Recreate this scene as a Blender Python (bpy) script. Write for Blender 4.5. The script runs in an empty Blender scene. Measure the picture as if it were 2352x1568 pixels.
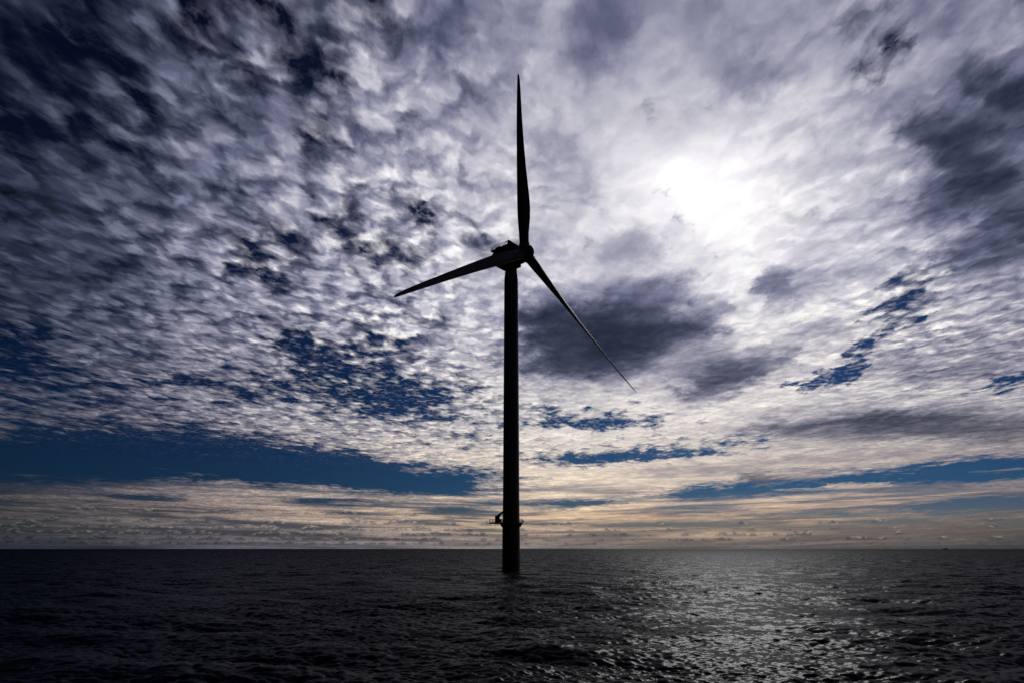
import bpy, bmesh, math, random
import numpy as np
from mathutils import Vector, Matrix

S = bpy.context.scene
C = bpy.context.collection
R = math.radians

# ------------------------------------------------------------------ camera
EYE = 6.86                                   # height of the boat deck the photograph was taken from
cd = bpy.data.cameras.new("camera")
cam = bpy.data.objects.new("camera", cd)
C.objects.link(cam)
cam.location = (0, 0, EYE)
cam.rotation_euler = (R(90 + 16.83), 0, 0)
cd.sensor_width = 36
cd.lens = 36 * 1570.7 / 2352
cd.clip_start = 0.5
cd.clip_end = 100000
S.camera = cam

# ------------------------------------------------------------------ exposure
S.view_settings.view_transform = 'Standard'
S.view_settings.look = 'None'
S.view_settings.exposure = -2.5          # the photograph is exposed for the bright cloud
S.view_settings.gamma = 1
S.view_settings.use_curve_mapping = False

S.cycles.use_denoising = False

# ------------------------------------------------------------------ sun (behind a veil of cloud)
SUN_AZ, SUN_EL = 16.46, 28.5                 # degrees, azimuth from +Y towards +X
sl = bpy.data.lights.new("sun", 'SUN')
sl.energy = 4.8
sl.angle = R(12)
sl.color = (1.0, 0.99, 0.985)
so = bpy.data.objects.new("sun", sl)
C.objects.link(so)
so.location = (300, 1000, 560)
so.rotation_euler = (R(90 - SUN_EL), 0, R(180 - SUN_AZ))   # -Z of the lamp looks away from the sun

# ------------------------------------------------------------------ sky
# The cloud cover of that day, by elevation (rows) and azimuth (63 columns, -44 to 44 degrees):
# brightness of the cloud (0-255), share of the sky it covers and strength of its ripples (percent).
SKY_ELEVATIONS = [0, 0.4, 0.8, 1.2, 1.6, 2.0, 2.5, 3, 3.5, 4, 4.5, 5, 5.5, 6, 6.6, 7.2, 8, 9, 10, 11, 12, 13.2, 14.5, 16, 17.5, 19, 20.5, 22, 23.5, 25, 26.5, 28, 29.5, 31, 32.5, 34, 35.5, 37, 38.5, 40, 42, 44]
SKY_ROWS = [
    ([42,42,42,42,42,42,43,47,51,56,59,63,66,70,73,77,81,85,88,92,96,99,102,105,108,110,113,115,117,118,118,118,118,118,117,116,114,113,111,110,107,105,102,100,97,95,92,89,87,84,82,80,77,74,70,66,63,62,62,62,62,62,62],
     [100,100,100,100,100,100,100,100,100,100,100,100,100,100,100,100,100,100,100,100,100,100,100,100,100,100,100,100,100,100,100,100,100,100,100,100,100,100,100,100,100,100,100,100,100,100,100,100,100,100,100,100,100,100,100,100,100,100,100,100,100,100,100],
     [46,46,46,46,46,46,46,46,46,47,47,47,47,48,48,48,48,47,47,46,45,45,44,44,43,41,38,36,34,31,29,26,24,22,20,18,16,15,16,16,16,17,17,17,18,18,19,19,20,21,22,23,24,25,26,28,29,29,29,29,29,29,29]),
    ([48,47,47,47,47,47,48,52,57,61,65,69,72,76,80,84,87,91,95,99,103,106,109,112,115,117,120,122,124,125,125,125,125,125,124,123,121,119,118,116,114,112,109,107,105,102,100,97,94,92,90,87,85,81,77,73,69,68,69,69,69,69,69],
     [100,100,100,100,100,100,100,100,100,100,100,100,100,100,100,100,100,100,100,100,100,100,100,100,100,100,100,99,99,99,99,98,98,98,98,97,97,97,97,97,97,97,97,97,96,96,96,95,95,95,94,94,94,94,94,94,94,94,93,93,93,93,93],
     [46,46,46,46,46,46,46,46,46,47,47,47,47,48,48,48,48,47,47,46,45,45,44,44,43,41,38,36,34,31,29,26,24,22,20,18,16,15,16,16,16,17,17,17,18,18,19,19,19,21,22,23,24,25,26,27,29,29,29,29,29,29,29]),
    ([54,54,54,53,53,53,54,59,63,68,72,76,80,84,88,92,96,100,104,108,112,115,118,122,124,127,129,131,133,134,134,134,134,134,133,131,130,128,127,125,123,121,118,116,114,112,109,107,104,102,99,97,94,91,86,82,77,76,77,77,77,78,78],
     [100,100,100,100,100,100,100,100,100,100,100,100,100,100,100,100,100,100,100,100,100,100,100,100,100,99,99,99,98,98,97,96,96,95,94,94,94,93,93,92,92,92,92,92,92,91,90,89,88,87,87,87,87,87,86,86,86,86,85,85,85,84,84],
     [46,46,46,46,46,46,46,46,46,47,47,47,47,48,48,48,48,47,46,46,45,45,44,43,43,41,38,36,33,31,29,26,24,22,20,18,16,15,16,16,16,17,17,17,18,18,18,19,19,20,22,23,24,25,26,27,29,29,29,29,29,29,29]),
    ([61,61,60,60,59,59,60,65,70,74,79,84,88,93,97,101,105,109,113,117,121,124,127,131,133,136,138,140,142,142,142,142,143,143,142,140,139,137,135,134,132,130,128,126,123,121,119,117,114,112,109,106,104,100,95,90,85,84,85,85,86,86,87],
     [100,100,100,100,100,100,100,100,100,100,100,100,100,100,100,100,100,100,100,100,100,100,100,100,100,99,98,98,97,96,95,94,93,92,91,90,90,89,89,88,88,88,88,88,87,86,84,83,81,80,80,80,80,79,79,79,78,78,77,77,76,76,75],
     [46,46,46,46,46,46,46,46,46,47,47,47,47,48,48,48,48,47,46,46,45,45,44,43,43,41,38,36,33,31,29,26,24,22,20,18,16,15,16,16,16,17,17,17,18,18,18,19,19,20,22,23,24,25,26,27,29,29,29,29,29,29,29]),
    ([65,65,65,65,65,65,66,71,76,81,86,91,96,101,105,109,113,117,121,126,129,133,136,140,142,145,147,149,151,151,151,151,151,151,151,149,147,146,144,142,140,139,137,135,133,131,128,126,124,121,119,116,113,109,104,99,93,92,93,93,94,95,95],
     [100,100,100,100,100,100,100,100,100,100,100,100,100,100,100,100,100,100,100,100,100,100,100,100,99,99,98,97,96,95,94,92,91,89,88,87,86,85,85,84,84,84,83,83,83,81,79,77,75,73,73,73,72,72,71,71,70,70,70,70,69,69,69],
     [46,46,46,46,46,46,46,46,46,47,47,47,47,48,48,48,48,47,46,46,45,45,44,43,43,41,38,36,33,31,29,26,24,22,20,18,16,15,16,16,16,17,17,17,18,18,18,19,19,20,21,23,24,25,26,27,29,29,29,29,29,29,29]),
    ([65,65,65,65,65,65,67,73,79,84,90,95,101,106,111,116,120,124,129,133,137,141,145,148,151,153,156,158,159,160,160,160,160,160,160,158,156,154,152,151,149,147,145,143,141,139,137,134,132,129,126,124,120,117,112,106,101,99,100,101,102,103,104],
     [100,100,100,100,100,100,100,98,98,97,97,97,98,98,98,98,98,99,99,99,99,99,99,99,99,98,97,96,95,94,92,90,88,86,85,84,83,82,81,81,81,81,81,81,81,79,77,76,74,73,72,71,70,69,69,68,68,67,67,66,64,61,56],
     [48,48,48,47,47,47,47,47,47,48,48,48,48,48,49,49,48,47,47,46,45,45,44,44,43,41,38,36,33,31,29,26,24,22,20,18,16,15,16,16,16,17,17,17,18,18,19,19,20,21,22,23,24,25,27,28,29,30,30,30,30,30,30]),
    ([65,65,65,65,65,65,68,74,80,86,92,98,104,110,115,119,124,128,132,137,141,145,149,153,156,159,161,163,165,166,167,167,168,168,168,166,164,163,161,159,157,155,154,152,150,147,145,142,140,137,134,131,128,125,120,115,110,109,109,110,111,112,114],
     [93,95,96,97,98,98,98,96,94,92,91,92,92,92,93,93,93,94,94,94,94,94,94,94,94,93,92,91,90,89,87,86,85,85,84,83,82,80,80,82,84,84,80,69,54,41,33,31,34,41,44,37,23,12,8,8,13,15,11,8,7,6,7],
     [50,50,49,49,49,49,49,49,49,49,50,50,50,50,50,50,50,49,48,48,47,46,46,45,44,42,40,37,35,32,29,27,25,23,21,19,17,16,16,16,17,17,17,18,18,19,19,20,20,21,22,24,25,26,28,29,30,31,31,31,31,32,32]),
    ([65,65,65,65,65,65,68,75,82,88,94,101,107,113,118,123,127,132,136,141,146,150,154,158,161,164,167,169,171,172,173,174,175,176,176,174,173,171,170,168,166,164,162,160,158,155,153,150,148,145,142,139,136,133,129,124,119,118,119,120,121,122,124],
     [83,85,86,87,88,89,90,89,88,87,87,87,87,88,88,88,89,89,89,89,89,89,89,89,89,85,59,27,19,28,52,55,40,33,40,60,80,88,85,78,69,57,46,45,61,79,82,77,70,64,58,50,38,24,16,14,18,26,36,47,57,64,68],
     [52,52,51,51,51,51,51,51,51,51,51,52,52,52,52,52,51,51,50,49,48,48,47,46,46,43,41,38,36,33,30,28,26,24,21,19,17,16,16,17,17,18,18,18,19,19,20,20,21,22,23,24,26,27,28,30,31,32,32,33,33,33,33]),
    ([65,65,65,65,65,65,69,76,83,90,97,103,110,116,122,126,131,136,140,145,150,154,159,163,166,169,172,175,177,178,180,181,182,184,184,183,181,180,178,177,174,172,170,168,166,163,161,158,155,153,150,147,144,141,137,133,128,127,128,129,131,132,134],
     [58,64,69,73,77,80,81,82,73,44,27,25,30,52,77,84,84,76,55,34,26,25,27,36,56,75,80,78,63,43,38,43,33,14,6,7,15,36,60,74,81,88,92,93,93,92,92,91,90,89,87,83,78,71,67,66,68,70,70,70,73,78,83],
     [54,54,53,53,53,53,53,53,53,53,53,53,53,54,54,54,53,52,51,51,50,49,49,48,47,45,42,39,37,34,31,29,26,24,22,20,18,17,17,17,18,18,18,19,19,20,20,21,21,23,24,25,27,28,29,31,32,33,34,34,34,34,34]),
    ([65,65,65,65,65,65,70,77,85,92,99,106,113,120,125,130,135,139,144,149,154,159,163,167,171,174,177,180,183,185,186,188,190,191,192,191,189,188,187,185,183,181,178,176,174,171,168,166,163,160,158,155,152,149,145,141,137,136,137,138,140,142,143],
     [24,31,37,42,47,52,56,60,63,66,70,73,76,79,80,80,81,81,81,80,78,77,76,73,69,60,51,45,45,52,63,74,81,84,85,85,82,70,50,31,21,18,21,28,37,43,49,60,71,79,85,88,90,90,90,89,87,84,82,77,65,50,36],
     [56,56,55,55,55,54,54,54,55,55,55,55,55,55,55,55,55,54,53,52,51,51,50,49,48,46,43,40,38,35,32,29,27,25,23,20,18,17,17,18,18,19,19,19,20,20,21,21,22,23,24,26,27,29,30,32,33,35,35,35,35,35,36]),
    ([69,68,67,67,66,66,71,79,86,94,101,109,116,123,129,134,138,143,148,153,158,163,168,172,176,179,183,186,188,191,193,195,197,199,200,199,198,196,195,194,191,189,187,184,182,178,176,173,171,168,165,163,160,157,154,150,146,143,143,144,144,145,146],
     [10,11,12,12,16,21,25,27,29,33,37,43,49,54,58,60,61,61,60,58,56,52,41,26,14,7,6,9,19,39,61,76,83,87,90,89,88,86,78,58,33,17,12,10,8,7,6,4,34,70,68,31,16,26,25,18,25,30,23,17,14,13,10],
     [58,58,57,57,56,56,56,56,56,56,57,57,57,57,57,57,56,55,55,54,53,52,51,51,50,47,44,42,39,36,33,30,28,26,23,21,19,17,18,18,19,19,19,20,20,21,21,22,23,24,25,27,28,30,31,33,34,36,36,36,36,37,37]),
    ([72,71,70,70,69,69,74,81,89,96,104,111,119,126,132,137,142,147,152,157,163,167,172,177,181,184,188,191,194,197,199,202,204,207,208,207,206,205,204,202,200,197,195,192,150,102,147,137,141,174,172,169,166,162,158,154,149,146,146,147,148,148,149],
     [6,7,7,8,9,10,9,7,6,7,9,13,19,25,28,27,22,16,12,10,8,5,2,0,0,1,2,4,8,17,32,53,72,85,90,89,89,88,88,87,85,78,64,50,48,82,38,56,49,1,1,1,2,2,6,30,26,10,7,5,5,7,12],
     [60,59,59,59,58,58,58,58,58,58,58,58,59,59,59,59,58,57,56,55,54,54,53,52,51,49,46,43,40,37,34,31,29,26,24,22,19,18,18,19,19,19,20,20,21,21,22,23,23,24,26,27,29,30,32,34,35,37,37,37,38,38,38]),
    ([75,74,74,73,72,72,77,84,91,98,106,113,121,128,134,139,144,150,155,160,166,171,176,181,185,189,193,196,199,202,205,208,211,214,215,214,212,209,203,198,194,194,195,195,159,120,169,159,168,179,176,172,169,166,161,157,152,149,149,150,151,151,152],
     [6,5,5,6,6,6,4,2,1,1,1,3,5,6,6,4,2,1,0,0,0,0,0,1,2,3,4,7,14,23,36,53,72,87,93,93,92,91,90,90,90,89,90,90,89,87,83,75,64,52,41,31,22,12,5,2,3,9,15,23,36,54,73],
     [62,61,61,61,60,60,60,60,60,60,60,60,60,60,61,60,59,59,58,57,56,55,54,53,52,50,47,44,41,38,35,32,29,27,25,22,20,18,19,19,19,20,20,21,21,22,22,23,24,25,26,28,30,31,33,35,36,38,38,39,39,39,39]),
    ([78,77,77,76,75,75,80,87,93,100,107,115,123,130,136,141,147,152,157,163,168,173,178,182,186,190,194,198,201,204,206,209,211,214,216,214,213,209,195,177,166,163,162,164,173,185,190,188,185,182,179,176,173,169,165,160,156,152,152,153,154,154,153],
     [18,14,11,8,6,5,3,1,0,0,0,1,2,2,2,2,1,1,0,0,0,1,1,3,8,14,18,20,23,33,51,72,87,95,98,98,99,99,99,98,98,97,96,94,93,90,89,87,87,87,86,85,80,70,56,46,46,58,73,86,94,98,100],
     [64,63,63,62,62,62,61,62,62,62,62,62,62,62,62,62,61,60,59,58,57,56,56,55,54,51,48,45,42,39,36,33,30,28,25,23,20,19,19,19,20,20,21,21,22,22,23,24,24,26,27,29,30,32,34,36,38,39,39,40,40,40,41]),
    ([82,81,80,79,79,78,84,90,96,102,110,117,125,132,138,144,149,155,160,166,170,175,180,185,189,192,196,200,203,205,208,210,212,215,216,215,214,213,212,211,209,207,204,200,192,181,169,160,156,154,153,153,154,158,162,162,159,154,152,146,137,125,115],
     [38,33,28,24,20,16,8,3,1,0,1,1,2,1,1,1,0,0,0,0,0,1,3,8,17,30,44,56,63,68,68,65,58,50,45,45,53,66,78,86,92,94,95,95,96,96,97,98,98,99,99,100,100,100,100,100,99,100,100,100,100,100,100],
     [66,66,65,65,64,64,64,64,64,64,64,64,64,64,64,64,63,62,61,60,59,58,57,56,55,52,49,46,43,40,37,34,31,28,26,23,21,19,20,20,20,21,21,22,22,23,23,24,25,26,28,29,31,33,35,37,39,41,41,41,42,42,43]),
    ([86,85,84,83,82,82,87,93,98,104,112,120,127,134,140,146,152,157,163,168,173,178,182,187,191,194,198,202,205,207,209,211,213,215,216,216,215,214,214,213,211,209,208,206,204,202,199,197,194,192,188,185,181,173,154,131,119,121,115,110,107,109,114],
     [50,50,46,42,38,34,25,15,8,4,3,2,2,2,2,1,1,1,2,5,10,17,28,47,68,81,85,86,86,83,77,71,62,36,14,7,4,2,3,5,8,14,27,47,67,80,86,90,94,97,98,99,99,100,100,100,100,100,100,100,100,100,100],
     [69,68,67,67,66,66,66,66,66,66,66,66,66,66,66,66,65,64,63,62,61,60,59,58,57,54,51,47,44,41,38,34,32,29,26,24,21,20,20,20,21,21,22,22,23,23,24,25,26,27,29,30,32,34,36,38,40,42,43,43,44,44,45]),
    ([87,87,88,88,87,87,91,97,102,108,115,123,130,137,144,149,155,161,167,172,176,181,185,189,193,197,201,204,207,209,211,213,214,216,217,216,216,216,215,215,214,212,211,209,206,197,180,163,150,140,127,116,107,98,92,92,95,111,122,133,144,153,159],
     [50,50,50,50,50,50,47,42,35,28,24,24,24,21,17,17,22,31,40,48,55,61,65,70,73,74,72,69,66,66,68,70,73,75,77,75,74,72,71,70,70,67,60,53,51,56,67,81,92,97,99,99,100,100,100,100,100,100,100,100,100,100,100],
     [72,71,70,70,69,69,69,69,69,69,69,69,69,69,69,68,67,66,65,64,63,62,61,60,59,56,52,49,46,42,39,36,33,30,27,25,22,20,20,21,21,22,22,23,23,24,25,25,26,28,30,32,34,36,38,40,43,44,45,46,46,47,48]),
    ([85,85,85,86,86,88,94,99,104,111,119,126,134,141,147,154,160,166,171,176,181,185,189,193,197,201,204,208,211,212,213,214,215,217,217,217,217,218,218,218,217,215,210,198,175,135,103,91,86,81,74,70,71,78,94,120,148,162,165,167,168,168,169],
     [53,51,50,50,50,50,50,52,54,54,53,51,45,41,46,55,64,70,72,72,72,71,70,68,66,63,60,57,57,61,71,81,87,89,90,90,89,87,83,78,76,78,82,87,92,95,96,98,99,100,100,99,99,98,97,98,99,100,100,100,100,100,100],
     [75,75,74,73,73,72,72,72,72,72,72,72,72,72,72,72,70,69,68,67,66,65,64,63,62,58,55,51,47,44,40,37,34,31,28,25,23,21,21,21,22,22,23,23,24,25,25,26,27,29,31,34,36,39,42,44,47,48,49,50,51,53,54]),
    ([82,82,83,84,84,86,92,97,102,109,118,126,134,142,149,156,163,169,176,181,185,188,192,196,200,204,208,211,214,215,216,216,217,217,218,218,219,219,220,220,220,220,219,217,212,203,192,182,174,171,172,177,183,187,186,182,177,171,169,170,170,170,168],
     [50,54,55,54,54,55,57,55,52,50,50,50,50,54,61,66,68,68,68,65,60,57,54,53,53,53,54,54,55,57,59,58,46,35,29,22,19,21,27,41,62,78,86,91,95,97,98,99,99,100,99,98,96,94,94,95,97,99,99,84,46,20,20],
     [76,76,76,76,76,76,76,75,75,75,75,75,75,75,75,75,73,72,71,70,69,68,67,66,64,61,57,53,49,46,42,38,35,32,29,26,23,21,22,22,22,23,23,24,24,25,26,27,28,30,33,36,40,44,47,50,53,54,55,56,57,58,59]),
    ([79,80,80,81,82,84,90,95,100,108,116,125,133,140,148,155,162,168,175,180,184,188,192,196,200,204,208,211,214,215,215,216,216,216,216,217,217,218,218,219,219,219,219,219,220,219,217,215,214,212,208,204,199,195,190,183,176,170,165,160,156,156,158],
     [31,32,35,40,46,46,40,42,52,60,60,60,58,56,59,55,46,46,52,51,48,45,40,32,29,31,39,47,51,56,61,64,61,56,62,70,68,65,67,74,82,88,92,94,97,99,99,99,100,100,99,96,94,91,91,84,25,11,30,66,96,100,100],
     [76,76,76,76,76,76,77,77,78,78,79,79,79,79,79,78,76,75,74,73,72,70,69,68,67,63,59,55,51,47,43,40,36,33,30,27,24,22,22,22,23,23,23,24,25,26,27,28,30,32,36,40,45,50,55,58,60,60,60,61,62,63,64]),
    ([76,77,78,78,79,82,88,93,98,106,114,123,131,139,146,154,161,168,174,179,183,187,192,196,199,203,207,210,212,213,213,213,213,213,213,213,212,212,213,214,204,153,120,120,158,206,217,217,215,214,209,198,174,148,135,133,136,148,159,161,160,159,160],
     [37,34,31,30,31,29,31,53,64,64,63,48,44,52,52,42,42,46,45,42,39,30,16,9,8,11,22,40,50,57,64,71,77,82,85,86,88,89,90,92,93,95,97,98,99,100,100,70,17,16,80,96,94,92,91,93,96,98,100,100,100,100,100],
     [76,76,76,76,76,76,77,77,78,78,79,79,80,80,80,80,79,78,77,76,74,73,72,71,69,65,61,57,53,49,45,41,37,34,31,28,25,22,22,22,23,23,24,24,25,26,27,28,30,33,38,43,49,56,62,65,67,65,64,65,66,66,66]),
    ([71,72,73,74,76,80,85,90,95,103,112,121,129,137,145,152,159,166,172,177,182,186,191,195,198,202,205,207,210,211,210,208,201,189,176,168,167,170,175,183,181,143,96,79,79,97,152,205,215,205,185,165,155,156,165,163,158,157,160,162,165,168,170],
     [40,38,38,38,37,25,29,59,68,68,58,56,68,67,59,56,55,50,46,43,41,39,38,39,41,44,48,54,61,68,74,79,84,88,91,92,93,94,95,96,97,97,98,99,100,100,100,100,100,97,29,78,94,92,91,93,95,98,100,100,100,100,100],
     [76,76,76,76,76,76,77,77,78,78,79,79,80,80,80,80,79,78,77,76,75,74,73,72,70,66,62,58,54,50,45,41,38,34,31,28,24,22,22,22,22,22,23,23,24,25,26,28,30,34,39,46,54,62,68,72,72,70,66,66,66,65,64]),
    ([65,66,68,69,71,76,82,87,93,101,110,119,127,135,143,150,158,165,171,176,181,185,189,193,196,200,203,196,187,191,187,148,107,84,76,71,71,75,87,105,129,152,153,131,111,109,122,160,211,218,216,211,207,202,193,179,172,172,171,170,169,168,167],
     [66,58,51,46,39,28,47,71,73,74,75,77,79,78,76,73,71,67,56,35,29,38,49,45,53,62,67,71,75,78,81,84,87,90,93,94,95,96,97,98,98,99,99,100,100,100,100,100,100,100,91,20,90,92,91,92,95,97,100,100,100,100,100],
     [76,76,76,76,76,76,77,77,78,78,79,79,80,80,80,80,79,78,77,76,75,74,73,72,70,66,61,57,53,49,45,41,37,34,30,27,24,21,21,21,21,21,21,22,22,23,25,27,30,34,39,47,55,62,68,71,71,68,64,62,61,59,58]),
    ([59,60,61,63,65,71,77,82,89,99,108,117,126,134,141,149,156,164,169,175,179,184,188,192,191,182,181,184,193,193,187,159,110,79,66,59,54,51,51,58,76,106,139,174,208,223,219,197,181,179,184,203,208,204,198,192,184,176,168,165,164,163,162],
     [89,86,82,77,70,68,78,79,79,79,79,80,81,80,78,77,67,37,26,31,56,49,37,46,69,73,77,80,83,85,87,89,91,93,95,96,97,98,99,100,100,100,100,100,100,100,100,100,100,100,99,97,43,39,88,92,94,97,99,100,100,100,100],
     [76,76,76,76,76,76,77,77,78,78,79,79,80,80,80,79,78,77,76,75,74,73,72,71,69,65,61,57,53,48,44,40,36,33,29,26,23,20,19,19,19,19,20,20,21,22,23,25,28,31,36,43,49,55,60,62,61,59,57,55,54,53,51]),
    ([56,57,57,57,60,64,67,70,77,88,102,114,124,132,140,148,156,163,169,174,178,183,187,191,194,197,200,201,202,200,187,130,73,58,55,53,49,48,50,56,62,66,75,120,201,229,229,226,223,221,221,216,211,206,200,193,183,173,164,159,153,142,128],
     [90,90,90,90,90,88,87,86,85,83,81,80,81,80,79,75,67,66,71,71,67,61,65,68,71,75,78,81,85,87,89,91,92,94,96,97,98,98,99,100,100,100,100,100,100,100,100,100,100,100,100,96,81,43,44,85,94,96,99,100,100,100,100],
     [76,76,76,76,76,77,77,78,78,78,79,79,80,80,80,79,78,77,76,75,74,73,72,71,69,65,61,56,52,48,43,39,35,32,28,25,21,19,18,18,18,17,18,18,19,20,21,23,25,28,32,36,41,45,48,50,51,51,51,50,50,49,49]),
    ([54,54,55,56,59,62,66,69,75,86,100,113,122,131,139,147,155,163,168,173,177,182,186,190,193,196,199,201,203,202,191,134,74,60,62,71,72,72,77,85,95,121,152,154,167,215,214,153,186,215,206,204,207,207,200,173,127,105,110,116,108,102,96],
     [88,89,89,89,89,90,90,89,83,78,77,77,79,80,79,76,73,71,70,70,70,69,68,70,73,76,79,82,85,87,89,91,93,95,97,98,98,99,99,100,100,100,100,100,100,100,100,100,100,100,100,98,89,55,38,46,81,97,99,100,100,100,100],
     [76,76,76,76,76,77,77,78,78,79,79,79,80,80,80,79,78,77,76,75,74,73,72,71,68,64,60,56,51,47,43,38,34,31,27,24,20,17,17,16,16,16,16,16,16,17,19,20,22,24,27,31,34,37,40,42,44,46,47,48,48,48,48]),
    ([52,52,53,54,59,65,70,76,84,94,104,113,121,130,138,146,155,162,167,172,176,181,185,189,192,195,198,200,202,202,201,187,149,126,135,154,157,149,131,123,127,144,191,220,233,239,186,120,151,173,167,167,177,195,194,153,105,92,88,91,85,81,79],
     [87,87,88,88,88,89,89,87,82,80,80,82,84,80,75,71,70,69,69,69,70,70,69,71,74,76,79,82,85,87,89,92,94,97,99,99,99,99,100,100,100,100,100,100,100,100,100,100,100,100,100,99,97,96,94,94,96,98,99,100,100,100,100],
     [76,76,76,76,76,77,77,78,78,79,79,79,80,80,80,79,78,77,76,75,74,73,72,71,68,64,59,55,51,46,42,37,33,30,26,22,19,16,15,14,14,14,14,14,14,15,16,18,20,22,24,27,30,33,36,39,41,44,46,48,48,48,48]),
    ([53,52,52,52,58,65,71,78,86,95,104,112,121,129,137,146,154,161,167,171,176,180,184,188,191,194,196,199,201,201,201,202,201,201,201,203,202,196,194,203,217,226,230,234,238,242,239,230,231,226,220,215,210,203,190,176,160,134,86,78,79,82,91],
     [80,83,85,87,87,87,88,88,87,87,87,86,82,74,59,51,57,68,70,70,70,71,71,72,75,76,77,82,85,87,90,92,95,98,100,100,100,100,100,100,100,100,100,100,100,100,100,100,100,100,100,99,98,98,97,97,98,99,100,100,100,100,100],
     [76,76,76,76,76,77,77,78,78,79,79,80,80,80,80,79,78,77,76,75,74,73,72,70,68,63,59,55,50,45,41,36,32,28,25,21,18,15,14,13,12,12,12,12,12,13,14,16,18,20,22,25,28,32,35,38,40,43,45,47,48,48,48]),
    ([54,54,53,54,60,65,71,77,86,94,103,112,120,128,137,145,153,160,165,170,175,179,183,187,190,193,196,198,200,201,201,202,202,202,203,206,197,170,159,162,186,222,233,237,240,243,242,237,232,226,220,214,208,188,140,113,98,90,85,92,104,109,109],
     [73,75,77,80,82,83,85,86,87,87,86,85,82,69,53,52,62,67,67,69,70,64,67,70,49,49,72,82,85,87,90,92,95,98,100,100,100,100,100,100,100,100,100,100,100,100,100,100,100,100,100,100,99,99,99,100,100,100,100,100,100,100,100],
     [76,76,76,76,76,77,77,78,78,79,79,80,80,80,80,79,78,77,76,75,74,73,71,70,67,63,58,54,49,45,40,36,31,27,24,20,17,14,12,11,11,10,10,10,11,11,13,14,16,18,21,24,27,30,34,37,40,42,45,47,48,48,48]),
    ([56,56,55,57,62,68,73,76,77,81,93,109,119,128,136,144,152,159,165,169,174,178,183,186,190,193,195,198,200,200,201,202,202,203,204,207,202,181,170,179,209,231,236,239,242,245,243,238,232,225,218,211,205,194,150,106,84,70,69,93,112,117,116],
     [65,67,70,72,74,76,78,80,82,83,85,86,85,84,79,71,68,68,71,63,50,51,66,70,74,64,58,81,85,87,90,92,95,98,100,100,100,100,100,100,100,100,85,94,100,100,100,100,100,100,100,100,100,100,99,99,98,99,99,100,100,100,100],
     [76,76,76,76,77,77,78,78,78,79,79,80,80,80,80,79,78,77,76,75,74,73,71,70,67,62,58,53,49,44,39,35,31,27,23,19,16,13,11,10,9,9,8,9,9,10,11,13,15,17,20,23,26,30,33,36,39,42,44,47,48,48,48]),
    ([55,56,56,60,65,70,74,75,76,80,92,109,118,126,134,143,151,158,164,168,173,178,182,186,189,192,195,197,199,200,201,201,202,203,204,208,213,218,222,228,233,236,239,241,244,246,244,237,225,209,206,207,202,196,188,161,91,63,70,105,106,88,71],
     [64,63,63,65,67,69,70,71,69,74,81,83,83,83,81,79,79,79,71,54,53,67,75,76,70,45,61,83,85,88,90,92,95,97,100,100,100,100,100,100,75,83,96,100,100,100,100,100,100,100,100,100,100,99,98,97,97,98,98,99,100,100,100],
     [76,76,76,76,77,77,78,78,79,79,79,80,80,80,79,78,78,77,76,75,73,72,71,70,66,62,58,53,48,44,39,34,30,26,22,18,15,12,10,9,8,8,8,8,8,9,10,12,14,17,19,22,26,29,32,35,38,41,44,46,48,48,48]),
    ([53,54,55,60,65,72,77,83,88,95,103,110,113,114,130,140,147,154,159,165,170,175,179,183,187,190,193,196,198,199,200,201,201,202,203,207,213,218,223,228,232,234,236,238,240,242,242,234,216,205,205,204,199,193,179,99,67,63,78,59,61,61,66],
     [56,61,63,63,63,63,61,58,59,68,77,80,81,81,81,81,81,80,78,77,78,78,77,78,58,51,79,84,85,88,90,93,95,97,100,100,100,100,100,100,100,100,100,100,100,100,100,100,100,100,100,96,91,98,97,96,95,96,97,98,100,100,100],
     [76,76,76,76,77,77,78,78,79,79,79,80,80,80,79,78,77,76,75,74,73,72,71,70,66,62,57,53,48,43,39,34,30,26,22,18,15,12,10,9,8,7,7,7,8,9,10,12,14,16,19,22,25,29,32,35,38,41,43,46,48,48,48]),
    ([52,52,54,58,64,69,75,82,89,96,103,109,108,94,105,134,144,150,155,160,165,170,175,179,182,185,188,191,193,194,195,196,197,190,174,176,196,213,218,222,227,229,232,234,236,239,239,233,225,217,210,201,195,188,134,77,83,106,62,47,67,94,115],
     [57,54,53,53,59,60,56,55,58,69,75,78,79,80,80,81,81,81,80,77,80,80,80,80,71,80,84,85,87,89,91,93,95,98,100,100,100,100,100,100,100,100,100,100,100,100,100,100,100,100,91,78,75,98,96,94,93,93,95,97,99,100,100],
     [76,76,76,76,77,77,78,78,79,79,79,80,80,80,79,78,77,76,75,74,73,72,71,69,66,61,57,52,48,43,38,34,30,25,22,18,15,12,10,9,8,7,7,7,8,9,10,12,14,16,19,22,25,28,32,35,38,40,43,45,47,48,48]),
    ([49,50,53,57,61,66,72,79,87,94,101,107,114,120,127,133,140,146,151,156,161,165,170,174,177,180,183,186,188,189,191,192,189,171,163,167,192,208,213,217,221,224,227,229,232,235,236,230,222,213,204,195,189,182,163,152,157,131,94,83,118,131,132],
     [54,56,56,52,53,56,56,57,61,69,73,75,77,78,79,80,81,79,62,63,80,82,83,83,84,85,86,87,88,90,92,94,96,98,100,100,100,100,100,100,100,100,100,100,100,100,100,100,100,100,100,100,99,97,95,92,90,90,93,95,99,100,100],
     [76,76,76,77,77,77,78,78,79,79,80,80,80,80,79,78,77,76,75,74,73,72,71,69,65,61,57,52,48,43,38,34,30,26,22,18,15,12,10,9,8,8,8,8,8,9,11,13,15,17,19,22,25,29,32,35,38,40,43,45,47,48,48]),
    ([47,48,51,55,59,64,69,77,84,91,98,105,111,112,107,108,118,136,146,152,156,161,165,169,172,175,178,181,183,184,186,187,188,185,184,192,199,204,208,212,216,218,221,222,223,224,223,216,208,201,194,187,182,178,174,160,147,143,143,143,137,133,134],
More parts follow.
